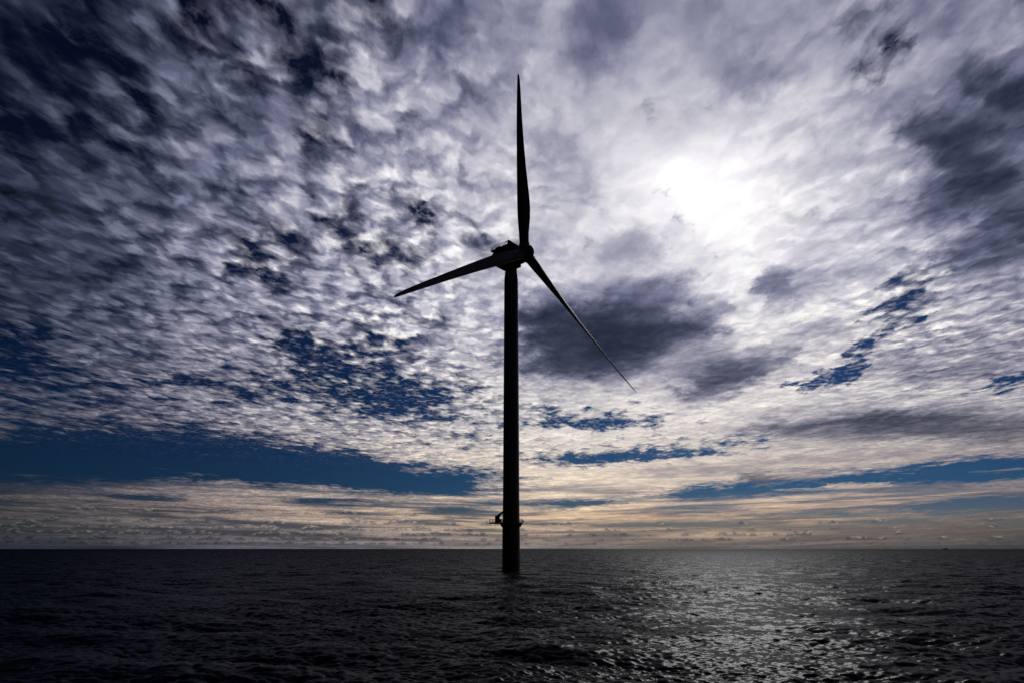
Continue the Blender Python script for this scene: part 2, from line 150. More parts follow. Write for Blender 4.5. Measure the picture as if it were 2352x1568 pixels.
     [67,58,53,53,57,58,57,58,59,64,70,72,69,71,76,78,79,64,52,62,83,85,85,86,86,87,88,89,90,91,93,95,96,98,100,100,100,100,100,100,100,100,100,100,100,100,100,100,100,100,100,100,99,97,94,91,87,87,91,95,98,100,100],
     [76,76,76,77,77,78,78,78,79,79,80,80,80,80,79,78,77,76,75,74,73,72,71,69,65,61,57,52,48,43,39,34,30,26,23,19,16,13,11,10,9,9,9,9,10,11,12,14,16,18,20,23,26,29,32,35,37,40,42,45,47,48,48]),
    ([45,46,50,54,58,62,68,75,82,89,96,102,108,111,106,102,105,118,139,148,153,158,162,165,168,171,174,176,178,179,181,183,184,185,187,190,194,197,200,203,205,207,207,208,208,207,205,199,192,187,183,178,175,172,170,167,165,161,153,145,139,135,135],
     [76,74,68,62,60,60,60,59,59,61,67,69,63,53,54,69,74,57,54,73,81,82,83,84,85,86,87,88,90,91,93,95,96,98,100,100,100,100,100,100,100,100,100,100,100,100,100,100,100,100,100,100,99,75,55,70,89,89,93,96,98,100,100],
     [76,76,76,77,77,78,78,79,79,79,80,80,80,80,79,78,77,76,75,74,73,72,71,69,65,61,57,53,48,44,39,35,31,27,23,20,17,14,12,11,11,10,10,11,11,12,14,15,17,19,21,24,26,29,32,35,37,40,42,44,46,48,48]),
    ([45,45,48,52,56,60,67,74,81,88,95,100,105,111,116,121,125,132,139,145,150,155,159,162,165,167,170,171,173,175,176,178,179,180,182,184,186,189,191,193,194,195,194,193,192,186,164,144,143,159,171,170,168,166,164,162,160,156,150,144,140,136,135],
     [76,75,73,69,66,63,62,61,60,60,59,62,68,64,55,57,68,66,70,71,72,78,81,82,83,84,86,87,88,90,92,94,96,98,100,100,100,100,100,100,100,100,100,100,100,100,100,100,100,100,100,100,99,96,91,41,49,91,95,97,99,100,100],
     [76,76,76,77,77,78,78,79,79,79,80,80,80,79,79,78,77,76,75,74,73,72,71,69,65,61,57,53,49,44,40,36,32,28,25,21,18,15,14,13,13,12,12,13,13,14,16,17,19,21,23,25,27,30,32,35,37,40,42,44,46,48,48]),
    ([45,46,49,52,55,59,66,73,80,87,94,99,104,109,114,119,125,130,136,142,147,152,156,159,161,163,165,167,169,170,171,173,174,175,176,178,178,177,178,180,183,183,181,179,173,152,134,132,141,162,166,164,162,160,158,156,153,151,148,144,141,137,135],
     [76,75,72,69,67,64,61,55,51,49,50,56,63,66,68,69,70,68,51,44,49,69,78,80,81,82,84,85,87,89,91,93,95,97,99,100,100,100,100,100,100,100,100,100,100,100,100,100,100,100,100,100,100,98,97,96,95,95,96,97,98,99,100],
     [76,76,77,77,77,78,78,79,79,79,80,80,80,79,78,78,77,76,75,74,73,72,71,69,65,61,57,53,49,45,41,37,33,29,26,23,20,17,15,15,14,14,14,15,16,16,18,19,21,22,24,26,28,30,33,35,37,39,41,43,45,47,48]),
    ([45,47,50,53,56,60,67,73,80,87,93,98,103,108,113,118,123,128,133,138,143,149,152,154,154,152,153,159,163,165,166,167,169,170,170,166,152,138,135,146,164,172,172,171,168,161,156,160,163,162,160,158,155,153,152,151,151,151,149,145,142,138,136],
     [76,74,71,69,66,64,59,52,49,48,48,49,51,56,62,65,67,62,47,44,54,72,77,78,80,81,82,84,86,88,90,93,95,97,99,100,100,100,100,100,100,100,100,100,100,100,100,100,100,100,100,100,100,99,98,97,96,95,96,97,98,99,100],
     [76,76,77,77,78,78,78,79,79,80,80,80,80,79,78,77,77,76,75,74,73,72,71,69,65,61,58,54,50,46,42,38,34,31,28,24,22,19,17,17,16,16,17,17,18,19,20,21,22,24,25,27,29,31,33,35,37,39,41,43,45,47,48]),
    ([45,48,51,54,57,62,68,75,81,87,93,97,102,107,112,117,122,126,131,135,140,144,147,143,123,107,105,113,136,155,160,162,164,165,164,146,118,104,103,112,136,159,164,164,163,162,161,160,159,157,154,153,152,152,151,151,151,151,150,146,143,139,136],
     [76,73,71,68,66,63,57,51,49,49,50,49,48,49,52,58,63,66,62,56,57,65,75,79,80,82,84,85,87,89,91,93,95,97,99,100,100,100,100,100,100,100,100,100,100,100,100,100,100,100,100,100,100,100,99,98,97,96,95,96,98,99,100],
     [76,76,77,77,78,78,79,79,79,80,80,80,80,79,78,77,76,76,75,74,73,72,71,69,65,62,58,54,50,46,43,39,35,32,29,26,23,21,19,18,18,18,19,19,20,21,22,23,24,25,27,28,29,31,33,35,37,38,40,42,44,46,48]),
    ([46,49,52,55,58,64,71,77,83,89,94,99,103,108,112,117,120,124,127,130,134,138,140,139,127,110,105,111,129,145,151,154,157,159,157,136,111,100,100,107,129,149,154,154,154,155,156,157,156,155,154,153,152,152,151,151,151,151,151,148,144,141,137],
     [75,72,70,67,65,61,54,49,49,50,50,48,48,49,52,57,61,64,63,58,56,62,74,80,82,83,85,87,89,91,93,94,96,98,99,100,100,100,100,100,100,100,100,100,100,100,100,100,100,100,100,100,100,100,99,98,97,96,95,96,97,98,99],
     [76,77,77,77,78,78,79,79,79,80,80,80,80,79,78,77,76,75,75,74,73,72,71,69,65,62,58,55,51,47,44,40,37,34,31,28,25,23,21,20,21,21,21,22,22,23,23,24,25,26,26,27,29,30,32,34,36,38,40,42,43,45,47]),
    ([48,51,54,56,61,67,73,79,85,91,96,100,105,109,113,118,121,125,128,131,134,137,138,138,136,133,131,134,138,142,145,149,152,155,157,146,125,110,107,114,132,147,152,153,154,155,156,157,156,155,155,154,153,152,152,151,151,151,151,149,146,142,139],
     [73,71,68,66,64,58,52,49,49,50,49,48,48,50,54,58,61,64,62,58,58,67,77,80,82,84,86,89,91,92,94,95,96,98,99,100,100,100,100,100,100,100,100,100,100,100,100,100,100,100,100,100,100,100,99,98,97,96,95,96,97,98,99],
     [76,77,77,78,78,78,79,79,80,80,80,80,79,79,78,77,76,75,74,74,73,72,71,68,65,62,58,55,51,48,44,41,38,35,32,29,27,24,22,21,21,21,22,22,22,23,23,24,24,25,26,27,28,30,31,33,35,37,39,41,43,44,46]),
]


class Nodes:
    def __init__(self, tree):
        self.t = tree
    def new(self, kind, **kw):
        n = self.t.nodes.new(kind)
        for k, v in kw.items():
            setattr(n, k, v)
        return n
    def put(self, sock, v):
        if isinstance(v, bpy.types.NodeSocket):
            self.t.links.new(v, sock)
        else:
            sock.default_value = (*v, 1.0) if sock.type == 'RGBA' and len(v) == 3 else v
    def m(self, op, a, b=None, c=None, clamp=False):
        n = self.new('ShaderNodeMath', operation=op, use_clamp=clamp)
        for i, v in enumerate((a, b, c)):
            if v is not None:
                self.put(n.inputs[i], v)
        return n.outputs[0]
    def v(self, op, a, b=None, scale=None):
        n = self.new('ShaderNodeVectorMath', operation=op)
        self.put(n.inputs[0], a)
        if b is not None:
            self.put(n.inputs[1], b)
        if scale is not None:
            self.put(n.inputs['Scale'], scale)
        return n.outputs['Value'] if op in ('DOT_PRODUCT', 'LENGTH', 'DISTANCE') else n.outputs[0]
    def xyz(self, x, y, z=0.0):
        n = self.new('ShaderNodeCombineXYZ')
        for i, q in enumerate((x, y, z)):
            self.put(n.inputs[i], q)
        return n.outputs[0]
    def sep(self, v):
        n = self.new('ShaderNodeSeparateXYZ')
        self.put(n.inputs[0], v)
        return n.outputs
    def noise(self, vec, scale, detail=4.0, rough=0.55, dist=0.0, lac=2.0, out=0):
        n = self.new('ShaderNodeTexNoise', noise_dimensions='3D')
        self.put(n.inputs['Vector'], vec)
        n.inputs['Scale'].default_value = scale
        n.inputs['Detail'].default_value = detail
        n.inputs['Roughness'].default_value = rough
        n.inputs['Lacunarity'].default_value = lac
        n.inputs['Distortion'].default_value = dist
        return n.outputs[out]
    def step(self, x, a, b, c=0.0, d=1.0, kind='SMOOTHSTEP'):
        n = self.new('ShaderNodeMapRange', interpolation_type=kind)
        for i, q in enumerate((x, a, b, c, d)):
            self.put(n.inputs[i], q)
        return n.outputs[0]
    def mix(self, f, a, b, kind='MIX'):
        n = self.new('ShaderNodeMix', data_type='RGBA', blend_type=kind)
        self.put(n.inputs['Factor'], f)
        self.put(n.inputs[6], a)
        self.put(n.inputs[7], b)
        return n.outputs[2]
    def ramp(self, f, stops, interp='LINEAR'):
        n = self.new('ShaderNodeValToRGB')
        n.color_ramp.interpolation = interp
        el = n.color_ramp.elements
        while len(el) < len(stops):
            el.new(1.0)
        for e, (p, c) in zip(el, stops):
            e.position = p
        for e, (p, c) in zip(el, stops):
            e.color = (*c, 1)
        self.put(n.inputs[0], f)
        return n.outputs[0]

def lin(*c):
    return tuple((x / 255 / 12.92) if x < 10 else ((x / 255 + .055) / 1.055) ** 2.4 for x in c)

def build_sky():
    w = bpy.data.worlds.new("World")
    S.world = w
    w.use_nodes = True
    t = w.node_tree
    t.nodes.clear()
    N = Nodes(t)
    m = N.m
    d = N.v('NORMALIZE', N.new('ShaderNodeTexCoord').outputs['Generated'])
    x, y, z = N.sep(d)
    zc = m('MAXIMUM', z, 0.0)
    az = m('MULTIPLY', m('ARCTAN2', x, y), 180 / math.pi)
    el = m('MULTIPLY', m('ARCSINE', zc), 180 / math.pi)
    # point where the line of sight meets a shell of cloud round the earth (unit = cloud height)
    K = 620.0
    kz = m('MULTIPLY', zc, K)
    tt = m('SUBTRACT', m('SQRT', m('ADD', m('MULTIPLY', kz, kz), 2 * K + 1)), kz)
    px, py = m('MULTIPLY', x, tt), m('MULTIPLY', y, tt)
    ca, sa = math.cos(R(9)), math.sin(R(9))
    along = m('ADD', m('MULTIPLY', px, sa), m('MULTIPLY', py, ca))        # along the cloud streets
    across = m('SUBTRACT', m('MULTIPLY', px, ca), m('MULTIPLY', py, sa))
    P = N.xyz(across, m('MULTIPLY', along, 0.52), 0.0)
    # wander of the large forms
    wn = N.v('SUBTRACT', N.noise(P, 2.9, 6, .66, out=1), (.5, .5, .5))
    wx, wy, _ = N.sep(wn)
    az2 = m('ADD', az, m('MULTIPLY', wx, 6.5))
    el2 = m('ADD', el, m('MULTIPLY', wy, m('ADD', m('MULTIPLY', el, 0.17), 0.15)))
    wn2 = N.v('SUBTRACT', N.noise(P, 9.0, 5, .6, out=1), (.5, .5, .5))
    wx2, wy2, _ = N.sep(wn2)
    az2 = m('ADD', az2, m('MULTIPLY', wx2, 6.0))
    el2 = m('ADD', el2, m('MULTIPLY', m('MULTIPLY', wy2, el), .16))
    # table lookup
    ta = m('MULTIPLY_ADD', az2, 1 / 88, .5, clamp=True)
    ta = N.xyz(ta, ta, ta)
    cur = None
    for i, row in enumerate(SKY_ROWS):
        cn = N.new('ShaderNodeRGBCurve')
        for ch, scale in ((0, 255), (1, 100), (2, 100)):
            pts = cn.mapping.curves[ch].points
            pts[0].location = (0, row[ch][0] / scale)
            pts[1].location = (1, row[ch][62] / scale)
            for k in range(1, 62):
                pts.new(k / 62, row[ch][k] / scale)
        cn.mapping.update()
        N.put(cn.inputs['Color'], ta)
        q = cn.outputs[0]
        cur = q if cur is None else N.mix(N.step(el2, SKY_ELEVATIONS[i - 1], SKY_ELEVATIONS[i], kind='LINEAR'), cur, q)
    lum, cov, tex = N.sep(cur)
    # cloud texture
    sunx, suny = math.sin(R(SUN_AZ - 9)), math.cos(R(SUN_AZ - 9))
    P2 = N.v('ADD', P, N.v('SCALE', wn, scale=0.16))
    def puffs(q):
        vo = N.new('ShaderNodeTexVoronoi', feature='SMOOTH_F1', voronoi_dimensions='2D')
        N.put(vo.inputs['Vector'], q)
        vo.inputs['Scale'].default_value = 9.2
        vo.inputs['Detail'].default_value = 1.0
        vo.inputs['Roughness'].default_value = .5
        vo.inputs['Smoothness'].default_value = .5
        return m('MULTIPLY_ADD', vo.outputs['Distance'], -.8, .5 + .8 * .42)
    small = N.v('SUBTRACT', N.noise(P, 17.0, 2, .5, out=1), (.5, .5, .5))
    P3 = N.v('ADD', P2, N.v('SCALE', small, scale=.075))
    P3s = N.v('ADD', P3, (.034 * sunx, .034 * suny * .52, 0))
    base = m('MULTIPLY_ADD', m('SUBTRACT', N.noise(P3, 5.0, 4, .5), .5), 1.5, .5)
    base_s = m('MULTIPLY_ADD', m('SUBTRACT', N.noise(P3s, 5.0, 3, .5), .5), 1.5, .5)
    cell = puffs(P3)
    cw = N.step(el, 6, 20, .22, .5)
    bw = m('SUBTRACT', 1.0, cw)
    big = m('MULTIPLY_ADD', cell, cw, m('MULTIPLY', base, bw))
    big_s = m('MULTIPLY_ADD', puffs(P3s), cw, m('MULTIPLY', base_s, bw))
    F1 = N.v('MULTIPLY', P2, (1.0, 1.25, 1.0))
    fine = N.noise(F1, 15.0, 4, .52, .3)
    fine_s = N.noise(N.v('ADD', F1, (.010 * sunx, .010 * suny, 0)), 15.0, 3, .52, .3)
    wisp = N.noise(F1, 24.0, 6, .64, .5)
    n = m('ADD', m('ADD', m('MULTIPLY', big, .60), m('MULTIPLY', fine, .20)), m('MULTIPLY', wisp, .20))
    lens = N.noise(N.xyz(m('MULTIPLY', az, .16), m('MULTIPLY', m('SUBTRACT', el, m('MULTIPLY', m('ABSOLUTE', m('SUBTRACT', az, 4.0)), .03)), 1.5), 2.0), 1.0, 7, .62, .5)
    n = m('ADD', n, m('MULTIPLY', m('SUBTRACT', lens, n), N.step(el, 8.0, 4.0, 0, .85)))
    dens = m('ADD', m('MULTIPLY', m('SUBTRACT', n, .5), 2.5), m('MULTIPLY_ADD', m('SUBTRACT', cov, .5), 1.25, .06))
    alpha = N.step(dens, N.step(el, 4, 10, -.30, -.20), N.step(el, 4, 10, .34, .26), kind='LINEAR')
    alpha = m('MAXIMUM', alpha, m('MULTIPLY', N.step(wisp, .46, .72), m('MULTIPLY', N.step(el, 5, 10), N.step(dens, -.75, -.2, .05, .42))))
    emb = m('ADD', m('MULTIPLY', m('SUBTRACT', big, big_s), 2.9), m('MULTIPLY', m('SUBTRACT', fine, fine_s), .9))
    shade = m('SUBTRACT', m('MULTIPLY_ADD', m('SUBTRACT', fine, .5), .25, emb), m('MULTIPLY', m('SUBTRACT', base, .5), .42))
    shade = m('ADD', shade, m('MULTIPLY', m('SUBTRACT', cell, .5), cw))
    lum2 = m('MULTIPLY', lum, m('MULTIPLY_ADD', m('MULTIPLY', shade, tex), 1.15, 1.0))
    # broad grey shadows inside the sheet
    soft = N.noise(P, 3.1, 4, .5, .3)
    lum2 = m('MULTIPLY', lum2, m('MULTIPLY_ADD', m('SUBTRACT', soft, .52), .36, 1.0))
    # long thin bars of cloud low down, seen edge on
    bars = N.noise(N.xyz(m('MULTIPLY', az, .09), m('MULTIPLY', m('SUBTRACT', el, m('MULTIPLY', m('ABSOLUTE', az), .02)), 2.1), 7.0), 1.0, 5, .6, .4)
    low = N.step(el, 2.0, 7.0, 1.0, 0.0)
    lum2 = m('MULTIPLY', lum2, m('MULTIPLY_ADD', m('MULTIPLY', m('SUBTRACT', bars, .5), low), 1.7, 1.0), clamp=True)
    alpha = m('MULTIPLY', alpha, m('SUBTRACT', 1.0, m('MULTIPLY', N.step(bars, .53, .40), m('MULTIPLY', low, N.step(el, 0.3, 1.6, .2, .75)))))
    cloud = N.ramp(lum2, [(0, (0, 0, 0)), (.08, lin(15, 19, 28)), (.17, lin(37, 44, 62)), (.26, lin(58, 65, 85)), (.38, lin(90, 94, 117)),
                          (.52, lin(127, 129, 152)), (.66, lin(164, 164, 182)), (.80, lin(202, 201, 211)), (.92, lin(236, 234, 238)), (1, (1, .99, .985))])
    warm = N.ramp(m('MULTIPLY', el, 1 / 20, clamp=True), [(0, (1.08, 1.0, .80)), (.04, (1.20, 1.0, .72)), (.13, (1.31, 1.0, .63)), (.25, (1.18, 1.0, .74)), (.5, (1.05, 1.0, .90)), (1, (1, 1, 1))])
    cloud = N.mix(1.0, cloud, warm, 'MULTIPLY')
    cloud = N.mix(m('MULTIPLY', N.step(az, -28, 12), N.step(el, 4.0, 1.0)), cloud, N.v('MULTIPLY', cloud, (1.08, .98, .80)))
    # clear sky between the clouds
    sky = N.new('ShaderNodeTexSky', sky_type='NISHITA', sun_disc=False, sun_elevation=R(SUN_EL), sun_rotation=R(SUN_AZ),
                altitude=0.0, air_density=1.0, dust_density=0.6, ozone_density=2.0)
    blue = N.mix(1.0, sky.outputs[0], N.ramp(m('MULTIPLY', el, 1 / 45, clamp=True),
                 [(0, (.10, .11, .16)), (.1, (.022, .064, .15)), (.25, (.010, .043, .118)), (.6, (.025, .036, .080)), (1, (.02, .028, .06))]), 'MULTIPLY')
    blue = N.v('SCALE', blue, scale=0.10)
    fade = N.step(az, -50, 25, .45, 1.0)
    blue = N.v('SCALE', blue, scale=fade)
    col = N.mix(alpha, blue, cloud)
    # rows of small cumulus low over the horizon
    bump = N.noise(N.xyz(m('MULTIPLY', az, 2.2), m('MULTIPLY', el, 4.6), 5.0), 1.0, 5, .62, .3)
    elb = m('MULTIPLY_ADD', m('SUBTRACT', bump, .5), .22, el)
    more = N.step(az, 6, -12, 0, .13)
    dim = m('MULTIPLY', N.step(az, -45, 8, .30, 1.0), N.step(el, 0.2, 1.8, .42, 1.0))
    for k, (e0, amp, fr, bias) in enumerate(((.35, .35, 1.3, .05), (.65, .45, 1.1, .04), (1.0, .6, .85, .03), (1.4, .75, .6, .0), (1.85, .85, .45, -.05), (2.6, .8, .4, -.12))):
        hn = N.noise(N.xyz(m('MULTIPLY', az, fr), 13.7 * k, 1.3 * k), 1.0, 3, .5)
        hh = m('MULTIPLY', m('MAXIMUM', m('ADD', m('SUBTRACT', hn, .5), m('ADD', more, bias)), 0.0), amp * 2.4)
        rel = m('SUBTRACT', elb, e0)
        body = m('MULTIPLY', N.step(m('SUBTRACT', hh, rel), -.02, .10), N.step(m('SUBTRACT', el, e0), -.16, .06))
        body = m('MULTIPLY', body, N.step(hh, .02, .22))
        lit = m('ADD', m('MULTIPLY', m('DIVIDE', rel, m('MAXIMUM', hh, .2)), .45), m('MULTIPLY_ADD', m('SUBTRACT', bump, .5), 2.4, .22))
        cum = N.mix(N.step(lit, .25, 1.0), lin(72, 76, 88), lin(214, 204, 192))
        col = N.mix(m('MULTIPLY', body, .62), col, N.v('SCALE', cum, scale=dim))
    # the sun burning through the veil
    sd = Vector((math.sin(R(SUN_AZ)) * math.cos(R(SUN_EL)), math.cos(R(SUN_AZ)) * math.cos(R(SUN_EL)), math.sin(R(SUN_EL))))
    ang = m('MULTIPLY', m('ARCCOSINE', m('MINIMUM', N.v('DOT_PRODUCT', d, tuple(sd)), 1.0)), 180 / math.pi)
    g1 = m('MULTIPLY', m('EXPONENT', m('MULTIPLY', m('MULTIPLY', ang, ang), -1 / 8.0)), .26)
    g2 = m('MULTIPLY', m('EXPONENT', m('MULTIPLY', ang, -1 / 5.0)), .085)
    glow = N.v('SCALE', (1.0, .985, .96), scale=m('MULTIPLY', m('MULTIPLY', m('ADD', g1, g2), alpha), N.step(lum2, .35, .85, .06, 1.0)))
    col = N.v('ADD', col, glow)
    # dimming added to the unseen sky overhead, left and behind, darkening turbine and sea
    col = N.v('SCALE', col, scale=m('MULTIPLY', m('MULTIPLY', N.step(az, -80, -44, .35, 1.0), N.step(y, .12, .58, .10, 1.0)), N.step(el, 48, 75, 1.0, .25)))
    bg = N.new('ShaderNodeBackground')
    N.put(bg.inputs[0], col)
    bg.inputs[1].default_value = 2 ** 2.5
    out = N.new('ShaderNodeOutputWorld')
    t.links.new(bg.outputs[0], out.inputs[0])
    w.cycles.sampling_method = 'MANUAL'
    w.cycles.sample_map_resolution = 1024

build_sky()

# ------------------------------------------------------------------ helpers
def mat(name, color, rough=.5, metallic=0.0, vary=.12, scale=.6, spec=.5):
    k = bpy.data.materials.new(name)
    k.use_nodes = True
    N = Nodes(k.node_tree)
    b = k.node_tree.nodes['Principled BSDF']
    co = N.new('ShaderNodeTexCoord').outputs['Object']
    n1 = N.noise(co, scale, 5, .6)
    streak = N.noise(N.v('MULTIPLY', co, (3.0, 3.0, .12)), scale * 2, 4, .6)
    f = N.m('ADD', N.m('MULTIPLY', N.m('SUBTRACT', n1, .5), vary * 2), N.m('MULTIPLY', N.m('SUBTRACT', streak, .5), vary * 2))
    N.put(b.inputs['Base Color'], N.v('SCALE', color, scale=N.m('ADD', f, 1.0)))
    N.put(b.inputs['Roughness'], N.m('MULTIPLY_ADD', n1, .2, rough - .1, clamp=True))
    b.inputs['Metallic'].default_value = metallic
    b.inputs['Specular IOR Level'].default_value = spec
    return k

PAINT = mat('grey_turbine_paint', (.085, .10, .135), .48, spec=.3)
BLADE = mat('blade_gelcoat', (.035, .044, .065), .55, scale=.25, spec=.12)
YELLOW = mat('yellow_foundation_paint', (.10, .058, .007), .5, vary=.2)
STEEL = mat('galvanised_steel', (.12, .12, .12), .5, .6)
DARK = mat('dark_housing', (.035, .037, .042), .55)
HULL = mat('ship_hull_paint', (.03, .035, .045), .5)
WHITE = mat('ship_white_paint', (.12, .12, .12), .5)

def link(name, bm, material, parent=None, smooth=None):
    me = bpy.data.meshes.new(name)
    bmesh.ops.recalc_face_normals(bm, faces=bm.faces)
    bm.to_mesh(me)
    bm.free()
    me.materials.append(material)
    if smooth is not None:
        me.polygons.foreach_set('use_smooth', [True] * len(me.polygons))
        if smooth < 180:
            me.set_sharp_from_angle(angle=R(smooth))
    o = bpy.data.objects.new(name, me)
    C.objects.link(o)
    if parent is not None:
        o.parent = parent
    return o

def rings(bm, loops, cap=True):
    vs = [[bm.verts.new(p) for p in lp] for lp in loops]
    for a, b in zip(vs, vs[1:]):
        n = len(a)
        for i in range(n):
            bm.faces.new((a[i], a[(i + 1) % n], b[(i + 1) % n], b[i]))
    if cap:
        bm.faces.new(vs[0][::-1])
        bm.faces.new(vs[-1])

def lathe(bm, prof, n=64, axis=None, cap=True):
    """prof: list of (distance along axis, radius); axis: function (s, a, b) -> point"""
    axis = axis or (lambda s, a, b: (a, b, s))
    rings(bm, [[axis(s, r * math.cos(2 * math.pi * i / n), r * math.sin(2 * math.pi * i / n)) for i in range(n)] for s, r in prof], cap)

def box(bm, lo, hi, f=None):
    f = f or (lambda x, y, z: (x, y, z))
    v = [bm.verts.new(f(x, y, z)) for x in (lo[0], hi[0]) for y in (lo[1], hi[1]) for z in (lo[2], hi[2])]
    for q in ((0, 1, 3, 2), (4, 6, 7, 5), (0, 4, 5, 1), (2, 3, 7, 6), (0, 2, 6, 4), (1, 5, 7, 3)):
        bm.faces.new([v[i] for i in q])

def bar(bm, a, b, r, n=8):
    a, b = Vector(a), Vector(b)
    d = (b - a).normalized()
    u = d.orthogonal().normalized()
    w = d.cross(u)
    rings(bm, [[p + (u * math.cos(2 * math.pi * i / n) + w * math.sin(2 * math.pi * i / n)) * r for i in range(n)] for p in (a, b)])

def tube(bm, pts, r, n=8):
    for a, b in zip(pts, pts[1:]):
        bar(bm, a, b, r, n)

def prism(bm, outline, w0, w1, f):
    """outline in (s, h), extruded across from w0 to w1; f maps (s, w, h) to a point"""
    rings(bm, [[f(s, w, h) for s, h in outline] for w in (w0, w1)])

# ------------------------------------------------------------------ sea
TOWER_FOOT = (-.28, 224.14)
def build_sea():
    rng = np.random.default_rng(11)
    wind = R(248)                              # the wind sea runs towards the boat and to the left
    def field(L, n, kmin, kmax, hs, spread):
        k1 = 2 * np.pi * np.fft.fftfreq(n, L / n)
        kx, ky = np.meshgrid(k1, k1, indexing='ij')
        k = np.hypot(kx, ky)
        k[0, 0] = 1e9
        kp = 2 * np.pi / 17.0
        sp = k ** -3.5 * np.exp(-1.25 * (kp / k) ** 2)
        dirn = (kx * math.cos(wind) + ky * math.sin(wind)) / k
        sp = sp * (np.clip(dirn, 0, 1) ** spread + .10 * np.abs(dirn) + .03)
        sp[(k < kmin) | (k >= kmax)] = 0
        H = np.sqrt(sp) * (rng.normal(size=k.shape) + 1j * rng.normal(size=k.shape))
        z = np.fft.ifft2(H)
        s = 1.0 / max(z.real.std(), 1e-12)
        H *= s
        z = np.fft.ifft2(H).real
        dx = np.fft.ifft2(1j * H * kx / k).real
        dy = np.fft.ifft2(1j * H * ky / k).real
        return (L, n, np.stack([dx, dy, z], -1) * hs)
    def sample(F, X, Y):
        L, n, a = F
        u, v = np.mod(X / L, 1) * n, np.mod(Y / L, 1) * n
        i, j = np.floor(u).astype(int), np.floor(v).astype(int)
        fu, fv = (u - i)[:, None], (v - j)[:, None]
        i %= n
        j %= n
        i2, j2 = (i + 1) % n, (j + 1) % n
        return (a[i, j] * (1 - fu) + a[i2, j] * fu) * (1 - fv) + (a[i, j2] * (1 - fu) + a[i2, j2] * fu) * fv
    tau = 2 * np.pi
    bands = [                                  # tile, cells, wave lengths from/to, rms height, spread, fades out when cells grow past
        (field(260.0, 512, tau / 60, tau / 7, .20, 4), 60),
        (field(173.0, 512, tau / 7.0, tau / 2.6, .032, 3), 2.4),
        (field(61.0, 512, tau / 2.6, tau / 1.0, .036, 2), 1.0),
        (field(27.0, 512, tau / 1.0, tau / .36, .026, 1.5), .40),
    ]
    r = [0.6]
    while r[-1] < 60000:
        q = r[-1]
        r.append(q + (q * .16 if q < 8 else q * .007 if q < 36 else q * .0031 if q < 420 else q * min(.0031 * (q / 420) ** .6, .05)))
    r = np.array(r)
    th = np.concatenate([np.arange(-43, 43.001, .13), np.arange(43.4, 85, .4), np.arange(86.5, 273.6, 1.5), np.arange(275, 316.9, .4)])   # azimuth
    th = np.radians(th)
    nr, nt = len(r), len(th)
    RR, TT = np.meshgrid(r, th, indexing='ij')
    X, Y = (RR * np.sin(TT)).ravel(), (RR * np.cos(TT)).ravel()
    cell = np.maximum(np.gradient(r)[:, None], r[:, None] * np.gradient(th)[None, :]).ravel()
    D = np.zeros((nr * nt, 3))
    for (F, lim) in bands:
        fade = np.clip(2.0 - cell / lim, 0, 1)
        on = (fade > 0) & (X ** 2 + Y ** 2 > 6 ** 2)
        if F[0] < 200:                         # small waves come in patches
            g = np.sin(X[on] * .071 + 1.3 * np.sin(Y[on] * .043)) * np.sin(Y[on] * .052 + 1.1 * np.sin(X[on] * .039 + .7))
            D[on] += sample(F, X[on], Y[on]) * (fade[on] * (1 + .35 * g))[:, None]
        else:
            D[on] += sample(F, X[on], Y[on]) * fade[on][:, None]
    rho = np.hypot(X - TOWER_FOOT[0], Y - TOWER_FOOT[1])      # wash thrown back by the foundation
    near = rho < 22
    ang = np.arctan2(Y[near] - TOWER_FOOT[1], X[near] - TOWER_FOOT[0])
    D[near, 2] += np.exp(-np.maximum(rho[near] - 2.7, 0) / 4.5) * (.16 * np.sin(rho[near] * 2.1 + 1.5 * np.sin(ang * 3)) + .07 * np.sin(ang * 11 + rho[near] * 3.3))
    co = np.empty((nr * nt + 1, 3), np.float32)
    co[:-1, 0] = X - D[:, 0] * .9
    co[:-1, 1] = Y - D[:, 1] * .9
    co[:-1, 2] = D[:, 2]
    co[-1] = 0
    i, j = np.meshgrid(np.arange(nr - 1), np.arange(nt), indexing='ij')
    j2 = (j + 1) % nt
    quads = np.stack([i * nt + j, i * nt + j2, (i + 1) * nt + j2, (i + 1) * nt + j], -1).reshape(-1, 4)[:, ::-1]
    fan = np.stack([np.full(nt, nr * nt), (np.arange(nt) + 1) % nt, np.arange(nt)], -1)
    me = bpy.data.meshes.new('sea')
    nq, nf = len(quads), len(fan)
    me.vertices.add(len(co))
    me.vertices.foreach_set('co', co.ravel())
    me.loops.add(nq * 4 + nf * 3)
    me.loops.foreach_set('vertex_index', np.concatenate([quads.ravel(), fan.ravel()]).astype(np.int32))
    me.polygons.add(nq + nf)
    me.polygons.foreach_set('loop_start', np.concatenate([np.arange(nq) * 4, nq * 4 + np.arange(nf) * 3]).astype(np.int32))
    me.polygons.foreach_set('use_smooth', np.ones(nq + nf, bool))
    me.update(calc_edges=True)
    k = bpy.data.materials.new('sea_water')
    k.use_nodes = True
    N = Nodes(k.node_tree)
    m = N.m
    b = k.node_tree.nodes['Principled BSDF']
    pos = N.new('ShaderNodeNewGeometry')
    P = pos.outputs['Position']
    dist = N.v('LENGTH', N.v('MULTIPLY', P, (1, 1, 0)))
    flat = N.v('MULTIPLY', P, (1, 1, 0))
    slope = None
